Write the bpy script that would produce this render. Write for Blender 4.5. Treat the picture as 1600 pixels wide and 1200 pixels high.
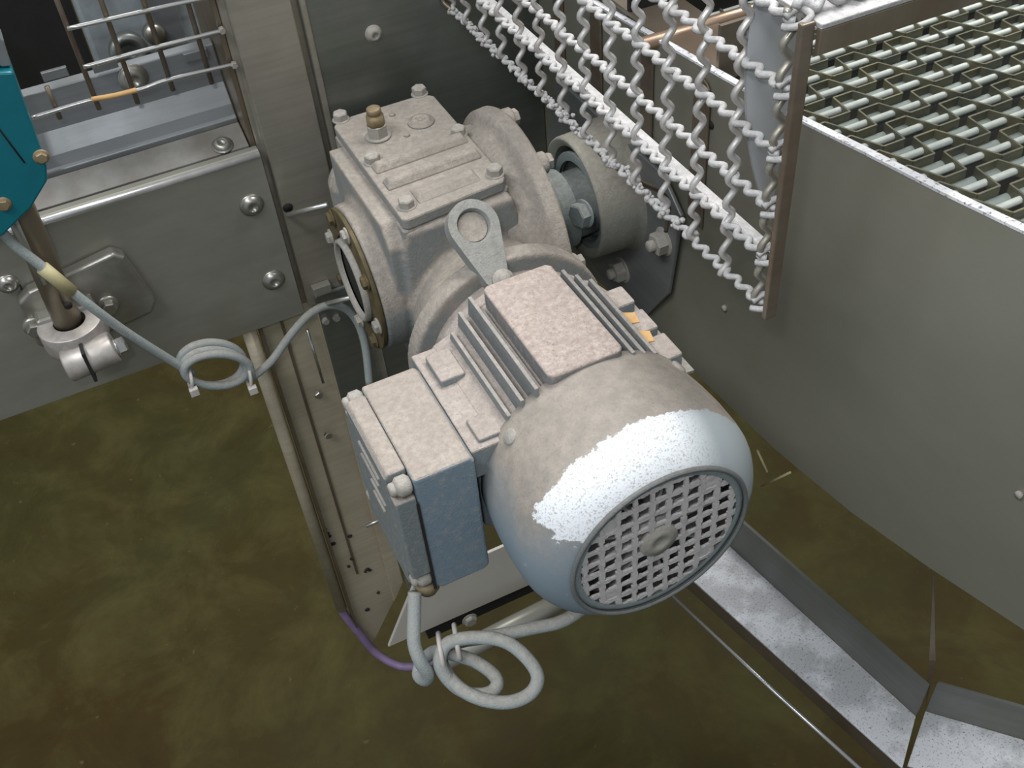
import bpy, bmesh, math, random
from mathutils import Vector, Matrix
random.seed(7)
PI = math.pi
S = 0.001                     # all shapes below are written in millimetres
ZO = 950.0                    # height of the motor axis above the floor
scene = bpy.context.scene
COL = scene.collection
for o in list(bpy.data.objects):
    bpy.data.objects.remove(o)

# ------------------------------------------------------------------ camera
RM = Matrix(((0.89729071, 0.354343, -0.26326874),
             (-0.43542998, 0.61237031, -0.65985099),
             (-0.07259561, 0.70671327, 0.70376575)))
F = 1657.66
CAM = Vector((-201.5025, -304.3764, 491.7938))

def ray(px, py):
    return RM @ Vector(((px - 800) / F, -(py - 600) / F, -1.0))

def U(px, py, ax, v):          # the point of a plane (x, y or z = v mm) seen at a pixel of the photo
    d = ray(px, py); i = 'xyz'.index(ax)
    return CAM + d * ((v - CAM[i]) / d[i])

def D(px, py, dist):           # the point at a given distance
    return CAM + ray(px, py) * dist

def Wd(p):
    return Vector((p[0], p[1], p[2] + ZO)) * S

cam = bpy.data.cameras.new('camera')
camo = bpy.data.objects.new('camera', cam)
COL.objects.link(camo)
camo.matrix_world = Matrix.Translation(Wd(CAM)) @ RM.to_4x4()
cam.sensor_width = 36.0
cam.lens = F / 1600 * 36.0
cam.clip_start = 0.01
cam.clip_end = 100
scene.camera = camo

# ------------------------------------------------------------------ world, lights, exposure
world = bpy.data.worlds.new('hall_light')
scene.world = world
world.use_nodes = True
wb = world.node_tree.nodes['Background']
wb.inputs[0].default_value = (0.86, 0.93, 1.0, 1)
wb.inputs[1].default_value = 0.25

def area(name, loc, target, sx, sy, power, col):
    l = bpy.data.lights.new(name, 'AREA')
    l.shape = 'RECTANGLE'; l.size = sx; l.size_y = sy; l.energy = power; l.color = col
    o = bpy.data.objects.new(name, l); COL.objects.link(o)
    o.location = Wd(loc)
    o.rotation_euler = (Wd(target) - Wd(loc)).to_track_quat('-Z', 'Y').to_euler()
    return o
area('ceiling_lamp', (900, 700, 2300), (0, 100, 0), 2.4, 0.5, 62, (1.0, 0.985, 0.96))
area('ceiling_lamp', (-1300, -300, 2200), (0, 200, 0), 2.2, 0.4, 34, (0.96, 0.98, 1.0))
area('camera_side_lamp', (-235, -290, 560), (20, 200, 0), 0.03, 0.02, 0.55, (0.95, 0.98, 1.0))  # small weak lamp beside the camera
vs = scene.view_settings
vs.view_transform = 'Standard'
vs.look = 'None'
vs.gamma = 1.0
vs.exposure = 0.5
vs.use_curve_mapping = False

# ------------------------------------------------------------------ materials
class NT:
    def __init__(s, name):
        s.m = bpy.data.materials.new(name); s.m.use_nodes = True
        s.t = s.m.node_tree; s.n = s.t.nodes; s.l = s.t.links
        s.b = s.n['Principled BSDF']
        s.tc = s.n.new('ShaderNodeTexCoord')
    def co(s, scale=(1, 1, 1)):
        mp = s.n.new('ShaderNodeMapping'); mp.inputs['Scale'].default_value = scale
        s.l.new(s.tc.outputs['Object'], mp.inputs[0]); return mp.outputs[0]
    def noise(s, scale, detail=4, rough=.6, vec=None, dist=0):
        n = s.n.new('ShaderNodeTexNoise')
        n.inputs['Scale'].default_value = scale; n.inputs['Detail'].default_value = detail
        n.inputs['Roughness'].default_value = rough; n.inputs['Distortion'].default_value = dist
        s.l.new(vec if vec else s.tc.outputs['Object'], n.inputs['Vector'])
        return n.outputs['Fac']
    def ramp(s, fac, stops):
        r = s.n.new('ShaderNodeValToRGB')
        e = r.color_ramp.elements
        while len(e) < len(stops): e.new(.5)
        for i, (p, c) in enumerate(stops):
            e[i].position = p
            e[i].color = (c, c, c, 1) if isinstance(c, (int, float)) else (*c, 1)
        s.l.new(fac, r.inputs[0]); return r.outputs[0]
    def mix(s, fac, a, b):
        m = s.n.new('ShaderNodeMix'); m.data_type = 'RGBA'
        for v, k in ((fac, 0), (a, 6), (b, 7)):
            if isinstance(v, (int, float)): m.inputs[k].default_value = v
            elif isinstance(v, tuple): m.inputs[k].default_value = (*v, 1)
            else: s.l.new(v, m.inputs[k])
        return m.outputs[2]
    def math(s, op, a, b=0.0):
        m = s.n.new('ShaderNodeMath'); m.operation = op
        for v, k in ((a, 0), (b, 1)):
            if isinstance(v, (int, float)): m.inputs[k].default_value = v
            else: s.l.new(v, m.inputs[k])
        return m.outputs[0]
    def nz(s):
        g = s.n.new('ShaderNodeNewGeometry'); x = s.n.new('ShaderNodeSeparateXYZ')
        s.l.new(g.outputs['Normal'], x.inputs[0]); return x.outputs[2]
    def bump(s, h, strength, dist=.001):
        b = s.n.new('ShaderNodeBump'); b.inputs['Strength'].default_value = strength
        b.inputs['Distance'].default_value = dist
        s.l.new(h, b.inputs['Height']); s.l.new(b.outputs[0], s.b.inputs['Normal'])
    def fin(s, col=None, rough=.5, metal=0.0):
        for v, k in ((col, 'Base Color'), (rough, 'Roughness'), (metal, 'Metallic')):
            if v is None: continue
            if isinstance(v, (int, float)): s.b.inputs[k].default_value = v
            elif isinstance(v, tuple): s.b.inputs[k].default_value = (*v, 1)
            else: s.l.new(v, s.b.inputs[k])
        return s.m

def dusty(name, paint, dust, lo=.15, hi=.6, speck=.5, dust2=None):
    t = NT(name)
    n1 = t.noise(45, 5); n2 = t.noise(900, 3, .7); n3 = t.noise(250, 4, .7)
    d2 = dust2 or tuple(c * .74 for c in dust)
    dcol = t.mix(t.ramp(n3, [(.38, 0), (.62, 1)]), dust, d2)
    dcol = t.mix(t.ramp(n2, [(.60, 0), (.70, speck)]), dcol, (.10, .085, .07))
    z = t.math('ADD', t.nz(), t.math('MULTIPLY', t.math('SUBTRACT', n1, .5), .9))
    f = t.ramp(z, [(lo, 0), (hi, 1)])
    pc = t.mix(t.ramp(n3, [(.5, 0), (.72, .45)]), paint, dust)
    t.bump(t.math('ADD', n2, n3), .7, .0008)
    dcol = t.mix(t.ramp(n1, [(.35, 0), (.62, .45)]), dcol, tuple(c * .62 for c in dust))
    return t.fin(t.mix(f, pc, dcol), .85, 0)

DUST = (.375, .335, .29)
M = {}
M['cast'] = dusty('dusty_cast_paint', (.21, .225, .22), DUST, -.65, .15)
M['motor'] = dusty('dusty_motor_paint', (.20, .235, .25), (.43, .375, .335), .05, .45, .8)
M['box'] = dusty('dusty_blue_box', (.175, .235, .28), (.40, .35, .305), .35, .7, .4)
M['lid'] = dusty('dusty_box_lid', (.17, .195, .195), (.40, .35, .305), .35, .7, .4)
M['zinc'] = None
M['fin'] = dusty('fin_dust', (.20, .215, .215), (.38, .35, .32), .2, .8)
M['plate'] = dusty('speckled_dust_plate', (.2, .2, .2), (.50, .425, .38), .0, .4, .95, (.34, .27, .235))
M['grille'] = dusty('grille_dust', (.52, .50, .49), (.62, .59, .58), -.9, -.2, .5)
M['bolt'] = dusty('dusty_bolt', (.30, .285, .25), (.42, .39, .35), .3, .9, .3)
M['mesh'] = dusty('mesh_zinc', (.33, .32, .31), (.57, .56, .56), -.1, .6, .35, (.40, .39, .38))
M['cable'] = dusty('grey_cable', (.30, .335, .33), (.44, .425, .385), .3, .95, .15)
M['dkrim'] = dusty('rim_recess_dark', (.13, .14, .14), (.20, .20, .19), .2, .9, .3)
M['eye'] = dusty('eye_paint', (.22, .235, .225), (.335, .33, .305), -.3, .8, .5)
M['hub'] = dusty('hub_paint', (.20, .235, .235), (.31, .33, .315), .1, .7, .3)
M['bearing'] = dusty('bearing_cast', (.20, .205, .18), (.36, .34, .285), -.1, .5, .3)

def steel(name, c, rough=.36, metal=.85, stain=.25, stcol=(.16, .13, .07), streak=(3, 3, 60)):
    t = NT(name)
    n1 = t.noise(1.0, 5, .65, t.co(tuple(v * 3 for v in streak)))
    n2 = t.noise(14, 5, .6); n3 = t.noise(500, 2)
    c1 = t.mix(t.ramp(n1, [(.35, 0), (.65, 1)]), c, tuple(v * .86 for v in c))
    c2 = t.mix(t.ramp(n2, [(.45, 0), (.75, stain)]), c1, stcol)
    r = t.math('ADD', t.math('MULTIPLY', n2, .25), rough - .12)
    t.bump(n3, .08, .0003)
    return t.fin(c2, r, metal)
M['steel'] = steel('brushed_stainless', (.36, .355, .305), .40, .5, .25, (.16, .13, .07), (3, 3, 12))
M['steel_back'] = steel('back_stainless', (.27, .285, .27), .40, .85, .35, (.07, .09, .03))
M['steel_light'] = steel('light_stainless', (.25, .262, .27), .36, .5, .25, (.22, .20, .15))
M['side'] = steel('side_stainless', (.265, .262, .215), .45, .4, .2, (.15, .15, .08), (1, 1, 2))
M['brown'] = steel('stained_steel', (.24, .20, .145), .4, .6, .7, (.10, .065, .03), (30, 3, 3))
M['bar'] = steel('rusty_bar', (.20, .165, .125), .42, .5, .8, (.11, .06, .03))
M['bright'] = steel('bright_steel', (.62, .62, .60), .28, .9, .1)
M['copper'] = steel('copper_tube', (.44, .31, .22), .35, .7, .3, (.3, .18, .1))
M['post'] = steel('post_steel', (.37, .35, .295), .38, .55, .35, (.14, .10, .045))

M['zinc'] = steel('wire_zinc', (.58, .565, .55), .36, .45, .5, (.24, .19, .14), (6, 6, 6))
def plain(name, c, r=.5, m=0.0, c2=None, sc=60):
    t = NT(name)
    n = t.noise(sc, 4)
    return t.fin(t.mix(t.ramp(n, [(.35, 0), (.65, 1)]), c, c2 or tuple(v * .75 for v in c)), r, m)
M['dark'] = plain('dark_recess', (.012, .012, .01), .8)  # near-black: shade inside holes and openings put into colour; also seams, gasket
M['teal'] = plain('teal_paint', (.0, .115, .15), .38, 0, (.0, .14, .175), 20)
M['brass'] = plain('brass', (.22, .165, .085), .55, .4, (.30, .24, .15), 150)
M['washer'] = plain('cast_clamp', (.50, .47, .44), .45, .5, (.38, .35, .32), 120)
M['bracket'] = plain('bracket_steel', (.30, .29, .25), .35, .8, (.42, .41, .38), 35)
M['purple'] = plain('purple_cable', (.24, .17, .30), .5)
M['sheet'] = plain('end_sheet_zinc', (.52, .525, .54), .4, .25, (.42, .425, .435), 12)
M['yellow'] = plain('yellow_sleeve', (.45, .40, .22), .6)
M['tie'] = plain('cable_tie', (.58, .54, .50), .5)
M['ochre'] = plain('bearing_seal', (.12, .09, .04), .7, .1, (.055, .045, .02), 70)
M['rod'] = plain('belt_rod', (.50, .53, .48), .5, 0, (.42, .45, .41), 150)
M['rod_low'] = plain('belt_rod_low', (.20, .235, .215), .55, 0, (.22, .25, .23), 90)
M['strip'] = plain('belt_strip', (.20, .185, .115), .45, .45, (.12, .125, .10), 60)
M['board'] = plain('pale_machine', (.36, .40, .42), .5, .2)
M['chip'] = plain('orange_paint_chip', (.62, .38, .16), .8)
M['wall'] = plain('hall_wall_paint', (.42, .44, .40), .8, 0, (.36, .38, .34), 2)
M['crumb'] = plain('dark_crumb', (.02, .015, .015), .8)

# beams: galvanised and dusty with dark specks
t = NT('dusty_galvanised')
n1 = t.noise(12, 6, .7); n2 = t.noise(420, 3, .7); n3 = t.noise(110, 4, .7)
c = t.mix(t.ramp(n1, [(.45, 0), (.55, 1)]), (.58, .58, .60), (.84, .85, .88))
c = t.mix(t.ramp(n2, [(.58, 0), (.65, .85)]), c, (.12, .12, .11))
c = t.mix(t.ramp(n3, [(.70, 0), (.74, .7)]), c, (.16, .15, .12))
M['beam'] = t.fin(c, .5, .15)
M['beam_shaded_side'] = steel('beam_shaded_side', (.19, .197, .18), .5, .5, .3)  # dark tone for the upright legs: their shaded side put into colour
M['lower_plate'] = plain('lower_plate', (.60, .57, .50), .5, .1, (.55, .52, .46), 9)
M['rolled'] = plain('edge_highlight_steel', (.72, .72, .72), .3, .6)  # paler than the panel sheet: highlight of the rolled edge put into colour
M['tan'] = plain('tan_ledge', (.17, .155, .13), .6, .2, (.27, .265, .25), 25)
M['lower_post'] = steel('lower_post', (.52, .46, .34), .42, .2, .35, (.16, .11, .045))

# fan cover: painted grey blue, dust on top, a rubbed white powder patch on the shoulder
t = NT('fan_cover_paint')
n1 = t.noise(30, 6, .65); n2 = t.noise(800, 3, .7); n3 = t.noise(110, 5, .7); n4 = t.noise(330, 3, .6)
sx = t.n.new('ShaderNodeSeparateXYZ'); t.l.new(t.tc.outputs['Object'], sx.inputs[0])
X, Y0_, Z0_ = sx.outputs
Y = t.math('ADD', Y0_, .180); Z = t.math('ADD', Z0_, -.095)   # seen from the fan end
dust = t.mix(t.ramp(n3, [(.38, 0), (.62, 1)]), (.33, .29, .25), (.255, .23, .20))
dust = t.mix(t.ramp(n2, [(.56, 0), (.68, .55)]), dust, (.16, .15, .135))
paint = t.mix(t.ramp(n1, [(.5, 0), (.7, .5)]), (.20, .255, .295), (.26, .295, .31))
paint = t.mix(t.ramp(n3, [(.66, 0), (.70, .7)]), paint, (.46, .46, .44))
z = t.math('ADD', t.nz(), t.math('MULTIPLY', t.math('SUBTRACT', n1, .5), .7))
base = t.mix(t.ramp(z, [(.02, 0), (.55, 1)]), paint, dust)
# powder: front shoulder (y < about 26 mm behind the rim), upper half
yy = t.math('SUBTRACT', t.math('MULTIPLY', t.math('ADD', t.math('MULTIPLY', t.math('SUBTRACT', n3, .5), .016), .026), 1.0), Y)
ang = t.math('SUBTRACT', t.math('ADD', Z, t.math('MULTIPLY', X, .30)), t.math('ADD', .016, t.math('MULTIPLY', t.math('SUBTRACT', n3, .5), .03)))
edge = t.math('MINIMUM', yy, t.math('MULTIPLY', ang, .6))
f1 = t.ramp(t.math('MULTIPLY', edge, 1000), [(.0, 0), (.9, 1)])
wsp = t.mix(t.ramp(n2, [(.52, 0), (.64, .8)]), (.76, .79, .82), (.36, .34, .32))
wsp = t.mix(t.ramp(t.math('MULTIPLY', X, 20), [(.35, 0), (.8, 1)]), wsp, (.38, .42, .44))
t.bump(n2, .25, .0005)
M['cover'] = t.fin(t.mix(f1, base, wsp), .62, 0)

# floor: oiled dark concrete
t = NT('oiled_concrete_floor')
n1 = t.noise(1.7, 6, .6, dist=.6); n2 = t.noise(7, 6, .7, dist=.4); n3 = t.noise(60, 4)
c = t.mix(t.ramp(n1, [(.35, 0), (.65, 1)]), (.036, .023, .004), (.036, .033, .009))
c = t.mix(t.ramp(n2, [(.45, 0), (.78, .7)]), c, (.080, .074, .026))
c = t.mix(t.ramp(n2, [(.20, .75), (.42, 0)]), c, (.018, .012, .002))
c = t.mix(t.ramp(n3, [(.68, 0), (.76, .4)]), c, (.14, .12, .06))
M['floor'] = t.fin(c, t.ramp(n2, [(.3, .55), (.7, .8)]), 0)
M['floor'].node_tree.nodes['Principled BSDF'].inputs['Specular IOR Level'].default_value = .15

# ------------------------------------------------------------------ mesh helpers
class B:
    def __init__(s): s.v = []; s.f = []; s.sm = []
    def add(s, vs, fs, smooth=False):
        k = len(s.v); s.v += [Vector(p) for p in vs]
        s.f += [tuple(i + k for i in f) for f in fs]; s.sm += [smooth] * len(fs)
        return s
    def box(s, x0, x1, y0, y1, z0, z1):
        vs = [(x, y, z) for x in (x0, x1) for y in (y0, y1) for z in (z0, z1)]
        return s.add(vs, [(0, 1, 3, 2), (4, 6, 7, 5), (0, 4, 5, 1), (2, 3, 7, 6), (0, 2, 6, 4), (1, 5, 7, 3)])
    def prism(s, pts, ax, a, b):
        n = len(pts)
        def mk(p, w):
            return {'x': (w, p[0], p[1]), 'y': (p[0], w, p[1]), 'z': (p[0], p[1], w)}[ax]
        vs = [mk(p, a) for p in pts] + [mk(p, b) for p in pts]
        fs = [tuple(range(n)), tuple(range(2 * n - 1, n - 1, -1))]
        fs += [(i, (i + 1) % n, (i + 1) % n + n, i + n) for i in range(n)]
        return s.add(vs, fs)
    def loft(s, ra, rb, smooth=False):
        n = len(ra)
        return s.add(list(ra) + list(rb), [tuple(range(n)), tuple(range(2 * n - 1, n - 1, -1))] +
                     [(i, (i + 1) % n, (i + 1) % n + n, i + n) for i in range(n)], smooth)
    def lathe(s, prof, o, d, seg=48, capped=True, smooth=True, ph=0.0):
        d = Vector(d).normalized(); o = Vector(o)
        a = d.orthogonal().normalized(); b = d.cross(a)
        vs = []
        for h, r in prof:
            for i in range(seg):
                t = ph + 2 * PI * i / seg
                vs.append(o + d * h + (a * math.cos(t) + b * math.sin(t)) * r)
        fs = []
        for j in range(len(prof) - 1):
            for i in range(seg):
                k = (i + 1) % seg
                fs.append((j * seg + i, j * seg + k, (j + 1) * seg + k, (j + 1) * seg + i))
        if capped:
            fs.append(tuple(range(seg - 1, -1, -1)))
            fs.append(tuple((len(prof) - 1) * seg + i for i in range(seg)))
        return s.add(vs, fs, smooth)
    def cyl(s, o, d, r, h, seg=24, bev=0.0):
        if bev: p = [(0, r - bev), (bev, r), (h - bev, r), (h, r - bev)]
        else: p = [(0, r), (h, r)]
        return s.lathe(p, o, d, seg, True, seg > 8)
    def tube(s, pts, r, seg=10, smooth=True):
        pts = [Vector(p) for p in pts]
        n = len(pts)
        tn = []
        for i in range(n):
            tn.append((pts[min(i + 1, n - 1)] - pts[max(i - 1, 0)]).normalized())
        a = tn[0].orthogonal().normalized()
        vs = []
        for i in range(n):
            a = (a - tn[i] * a.dot(tn[i])).normalized()
            b = tn[i].cross(a)
            rr = r(i / (n - 1)) if callable(r) else r
            for k in range(seg):
                t = 2 * PI * k / seg
                vs.append(pts[i] + (a * math.cos(t) + b * math.sin(t)) * rr)
        fs = [(i * seg + k, i * seg + (k + 1) % seg, (i + 1) * seg + (k + 1) % seg, (i + 1) * seg + k)
              for i in range(n - 1) for k in range(seg)]
        fs += [tuple(range(seg - 1, -1, -1)), tuple((n - 1) * seg + k for k in range(seg))]
        return s.add(vs, fs, smooth)
    def hexbolt(s, o, d, r=7, h=5, wr=None):
        d = Vector(d).normalized(); o = Vector(o)
        if wr: s.cyl(o, d, wr, 1.6, 20, .4)
        s.lathe([(0 if not wr else 1.4, r), (h - .8, r), (h, r * .86)], o, d, 6, True, False, random.random())
        return s
    def button(s, o, d, r=9):
        s.lathe([(0, r * 1.12), (1.2, r * 1.12), (1.3, r), (2.8, r * .93), (4.6, r * .70), (5.4, r * .42), (5.2, r * .40), (3.4, r * .38)], o, d, 20)
        return s
    def build(s, name, mat, parent=None, bevel=0.0, seg=2, merge=False):
        org = Vector(parent['_o']) if parent is not None else (sum(s.v, Vector()) / len(s.v))
        me = bpy.data.meshes.new(name)
        me.from_pydata([((p - org) * S)[:] for p in s.v], [], s.f)
        me.polygons.foreach_set('use_smooth', s.sm)
        bm = bmesh.new(); bm.from_mesh(me)
        if merge: bmesh.ops.remove_doubles(bm, verts=bm.verts, dist=.00003)
        bmesh.ops.recalc_face_normals(bm, faces=bm.faces); bm.to_mesh(me); bm.free()
        me.materials.append(M[mat]); me.update()
        o = bpy.data.objects.new(name, me); COL.objects.link(o)
        o['_o'] = tuple(org)
        if parent is not None: o.parent = parent
        else: o.location = Wd(org)
        if bevel:
            m = o.modifiers.new('b', 'BEVEL'); m.width = bevel * S; m.segments = seg
            m.limit_method = 'ANGLE'; m.angle_limit = math.radians(40)
            m.harden_normals = False
        return o

def thing(name, label, cat, loc, group=None, kind=None):
    o = bpy.data.objects.new(name, None); COL.objects.link(o)
    o.empty_display_size = .02
    o.location = Wd(loc); o['_o'] = tuple(loc)
    tag(o, label, cat, group, kind)
    return o
def tag(o, label=None, cat=None, group=None, kind=None):
    if label: o['label'] = label
    if cat: o['category'] = cat
    if group: o['group'] = group
    if kind: o['kind'] = kind
    return o
def smooth_path(pts, sub=8):
    pts = [Vector(p) for p in pts]; out = []
    for i in range(len(pts) - 1):
        p0, p1, p2, p3 = pts[max(i - 1, 0)], pts[i], pts[i + 1], pts[min(i + 2, len(pts) - 1)]
        for k in range(sub):
            t = k / sub
            out.append(.5 * ((2 * p1) + (p2 - p0) * t + (2 * p0 - 5 * p1 + 4 * p2 - p3) * t * t + (3 * p1 - p0 - 3 * p2 + p3) * t ** 3))
    out.append(pts[-1]); return out

# ================================================================== SETTING
fl = B().box(-2600, 3000, -1800, 3800, -ZO - 30, -ZO).build('floor', 'floor')
tag(fl, kind='structure')
wl = B().box(-2600, 3000, 3800, 3900, -ZO, 2500).build('wall_back', 'wall'); tag(wl, kind='structure')
wl = B().box(3000, 3100, -1800, 3900, -ZO, 2500).build('wall_right', 'wall'); tag(wl, kind='structure')

# ================================================================== MACHINE FRAME (posts, back plate)
YB = 430
post = thing('machine_post', 'tall folded stainless steel post rising behind the gearbox at the left', 'post', (-66, YB + 20, -640))
b = B()
b.prism([(-88, YB), (-47, YB), (-47, YB + 10), (-41, YB + 10), (-41, YB + 2), (-36, YB + 2), (-36, YB + 40), (-97, YB + 40), (-97, YB + 8), (-92, YB + 8), (-92, YB)], 'z', -104, 420)
B().box(-67, -36, YB + 1, YB + 40, -560, -104.5).build('lower_channel', 'post', post, 1)
b.build('channel', 'post', post, 1.2)
b = B().box(-101, -97.2, YB + 10, YB + 110, -50, 420)
b.build('side_flange', 'brown', post, .5)
sl = B().lathe([(0, 4.2), (1, 4.2)], U(450, 325, 'y', YB - .6), (0, 1, 0), 16)
sl.build('bolt_hole', 'dark', post)
# the door-like cover plate low on the post
b = B()
b.box(-86, -44, YB - 4, YB - .4, -250, -92)
b.build('cover_plate', 'steel_back', post, 2)
for zz in (-82,):
    q = B().box(-86, -70, YB - 8, YB - 4.2 + 4, zz - 8, zz + 1)
    q.build('bracket', 'steel', post, .6)
for (px, py) in ((508, 500), (525, 495)):
    B().hexbolt(U(px, py, 'y', YB - 4), (0, -1, 0), 3.5, 4).build('bolt', 'bolt', post)

back = thing('back_plate', 'dark greenish stainless back plate behind the gearbox, between post and wire guard', 'panel', (30, YB + 45, -300))
B().box(-36, 149, YB + 4, YB + 8, -300, 420).build('sheet', 'steel_back', back, .5)
B().button(U(583, 52, 'y', YB + 4), (0, -1, 0), 6).build('bolt', 'bolt', back)

# lower part of the post: tube, folded strips with mitred end
low = thing('lower_frame_post', 'long folded steel upright with cable tube along its left edge, cut to a mitre below', 'frame', (-110, 450, -640))
b = B()
b.prism([(-136, -106), (-74, -106), (-74, -562), (-124, -646), (-136, -640)], 'y', 440, 444)
b.build('strip', 'lower_post', low, .6)
B().prism([(-86, -105), (-70, -105), (-70, -545), (-86, -575)], 'y', 434, 439.8).build('folded_edge', 'lower_post', low, .8)
B().prism([(-119, -105), (-116.5, -105), (-116.5, -500), (-119, -500)], 'y', 437.5, 439.9).build('seam', 'brown', low)
tb = B().tube([(-147, 438, -60), (-147, 438, -548)], 6.4, 20)
tb.build('conduit_tube', 'lower_post', low)
B().box(-139, -136.5, 430, 444, -106, -600).build('groove_wall', 'brown', low)
tb = B().tube(smooth_path([(-147, 438, -540), (-146, 437, -560), (-137, 432, -600), (-125, 420, -640), (-105, 400, -655), (-80, 385, -650), (-60, 380, -640)]), 5, 12)
tb.build('purple_cable', 'purple', low)
for (px, py) in ((497, 615), (512, 678)):
    B().hexbolt(U(px, py, 'y', 433), (0, -1, 0), 4.2, 4).build('bolt', 'bright', low)
B().tube([U(480, 515, 'y', 428), U(505, 598, 'y', 428)], 1.3, 8).build('support_wire', 'bright', low)
B().tube([U(572, 822, 'y', 410), U(604, 808, 'y', 410)], 2.0, 8).build('wire_stub', 'bright', low)
rnd = random.Random(3)
for (px, py) in ((490, 800), (508, 828), (515, 838), (547, 838), (550, 873), (545, 885), (571, 893), (574, 890), (578, 891), (591, 926), (574, 953), (512, 834), (521, 850)):
    q = U(px, py, 'y', 438.6)
    B().lathe([(0, 2.0 + rnd.random() * 1.2), (1.5, 1.0)], q, (0, -1, 0), 7).build('crumb', 'crumb', low)

# cross plate at the bottom, running right behind the terminal box
cp = thing('lower_cross_plate', 'pale flat cross plate with a mitred left end below the terminal box', 'frame', (-20, 402, -640))
B().prism([(-112, -606), (-66, -512), (225, -512), (225, -612)], 'y', 400, 404).build('plate', 'lower_plate', cp, .6)
B().box(-62, 220, 404.5, 440, -634, -613).build('gap_shade_box', 'dark', cp, .8)  # black box painted as the shade in the gap under the plate
B().hexbolt((-7, 404, -629), (0, -1, 0), 8, 7, 10).build('bolt', 'bolt', cp)
rt = B().tube([U(690, 1035, 'z', -600), U(800, 978, 'z', -600), U(905, 925, 'z', -600)], 12, 20)
rr = rt.build('round_bar', 'steel')
tag(rr, 'round stainless bar under the motor behind the looped cable', 'bar')

# L-section beams at lower right
def beam(label, pts, px_top):
    t = thing('angle_rail', label, 'rail', (pts[0] + pts[2]) / 2, 'bright angle rails')
    a, b2, c2, d2 = pts            # inner-far, inner-near, outer-far, outer-near on the tread
    th = Vector((0, 0, -3))
    B().loft([a, b2, d2, c2], [p + th for p in (a, b2, d2, c2)]).build('tread', 'beam', t, .5)
    up = Vector((0, 0, px_top)); ofs = Vector((4, 1, 0))
    B().loft([a + Vector((0, 0, .1)), b2 + Vector((0, 0, .1)), b2 + up, a + up], [p + ofs for p in (a, b2, b2 + up, a + up)]).build('upright_leg', 'beam_shaded_side', t, .4)
    dn = Vector((0, 0, -26))
    B().loft([c2 + th, d2 + th, d2 + dn, c2 + dn], [p + ofs * .8 for p in (c2 + th, d2 + th, d2 + dn, c2 + dn)]).build('lower_lip', 'brown', t)  # lip in dark brown: shade of the gap below put into colour
    return t
Zb = -585
P = lambda x, y: U(x, y, 'z', Zb)
a0 = P(1139, 852); a1 = P(1431, 1119); c0 = P(1080, 907); c1 = P(1388, 1200)
dirv = (a1 - a0); a00 = a0 - dirv * .2; c00 = c0 - (c1 - c0) * .2
cx = P(1370, 1232)
bm1 = beam('long bright dusty angle rail running from under the motor to the mitre at lower right', [a00, a1, c00, P(1410, 1200)], 62)
B().tube([P(1040, 903) + Vector((0, 0, -24)), P(1215, 1065) + Vector((0, 0, -24)), P(1375, 1208) + Vector((0, 0, -24))], 3, 8).build('edge_wire', 'bright', bm1)
e0 = P(1446, 1111); e1 = P(1600, 1156); g0 = P(1418, 1196)
bm2 = beam('short bright angle rail beyond the mitre in the lower right corner', [e0, e0 + (e1 - e0) * 1.9, g0, g0 + (e1 - e0) * 1.9], 58)
s0 = P(1438, 1085) + Vector((0, 0, 2))
sp = B().loft([P(1446, 1108) + Vector((0,0,0)), P(1450, 1062) + Vector((0, 0, 40)), P(1432, 965) + Vector((0, 0, 95)), P(1440, 1062) + Vector((0, 0, 40))],
              [p + Vector((1.5, 1.5, 0)) for p in (P(1446, 1108), P(1450, 1062) + Vector((0, 0, 40)), P(1432, 965) + Vector((0, 0, 95)), P(1440, 1062) + Vector((0, 0, 40)))])
tag(sp.build('metal_sliver', 'bar'), 'thin upright metal sliver standing at the beam mitre', 'strip')

# ================================================================== LEFT LOWER PANEL
pn = thing('lower_cover_panel', 'wide stainless cover panel with a rolled top edge painted bright as a highlight, left of the post', 'panel', (-280, YB - 2, -104))
b = B()
prof = [(YB - 5, -104), (YB - 5, 54), (YB - 3.5, 58), (YB, 59.5), (YB + 6, 59.5), (YB + 6, 57.5), (YB, 57.5), (YB - 2, 54), (YB - 2, -104)]
b.prism(prof, 'x', -470, -98)
b.build('sheet', 'steel', pn, .4)
B().tube([(-470, YB - 3.2, 56.6), (-98.5, YB - 3.2, 56.6)], 3.0, 14).build('rolled_edge_highlight', 'rolled', pn)
for i, (px, py) in enumerate(((393, 320), (427, 437), (12, 443))):
    B().button(U(px, py, 'y', YB - 5), (0, -1, 0), 8.6 if i < 2 else 7).build('bolt', 'bracket', pn)
B().lathe([(0, 2.6), (.8, 2.6)], U(172, 410, 'y', YB - 5.3), (0, -1, 0), 14).build('hole', 'dark', pn)
for (px, py, qx, qy) in ((146, 413, 151, 427), (31, 445, 36, 457)):
    p, q = U(px, py, 'y', YB - 5.4), U(qx, qy, 'y', YB - 5.4)
    B().tube([p, q], .7, 6).build('scribe_mark', 'dark', pn)

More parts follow.
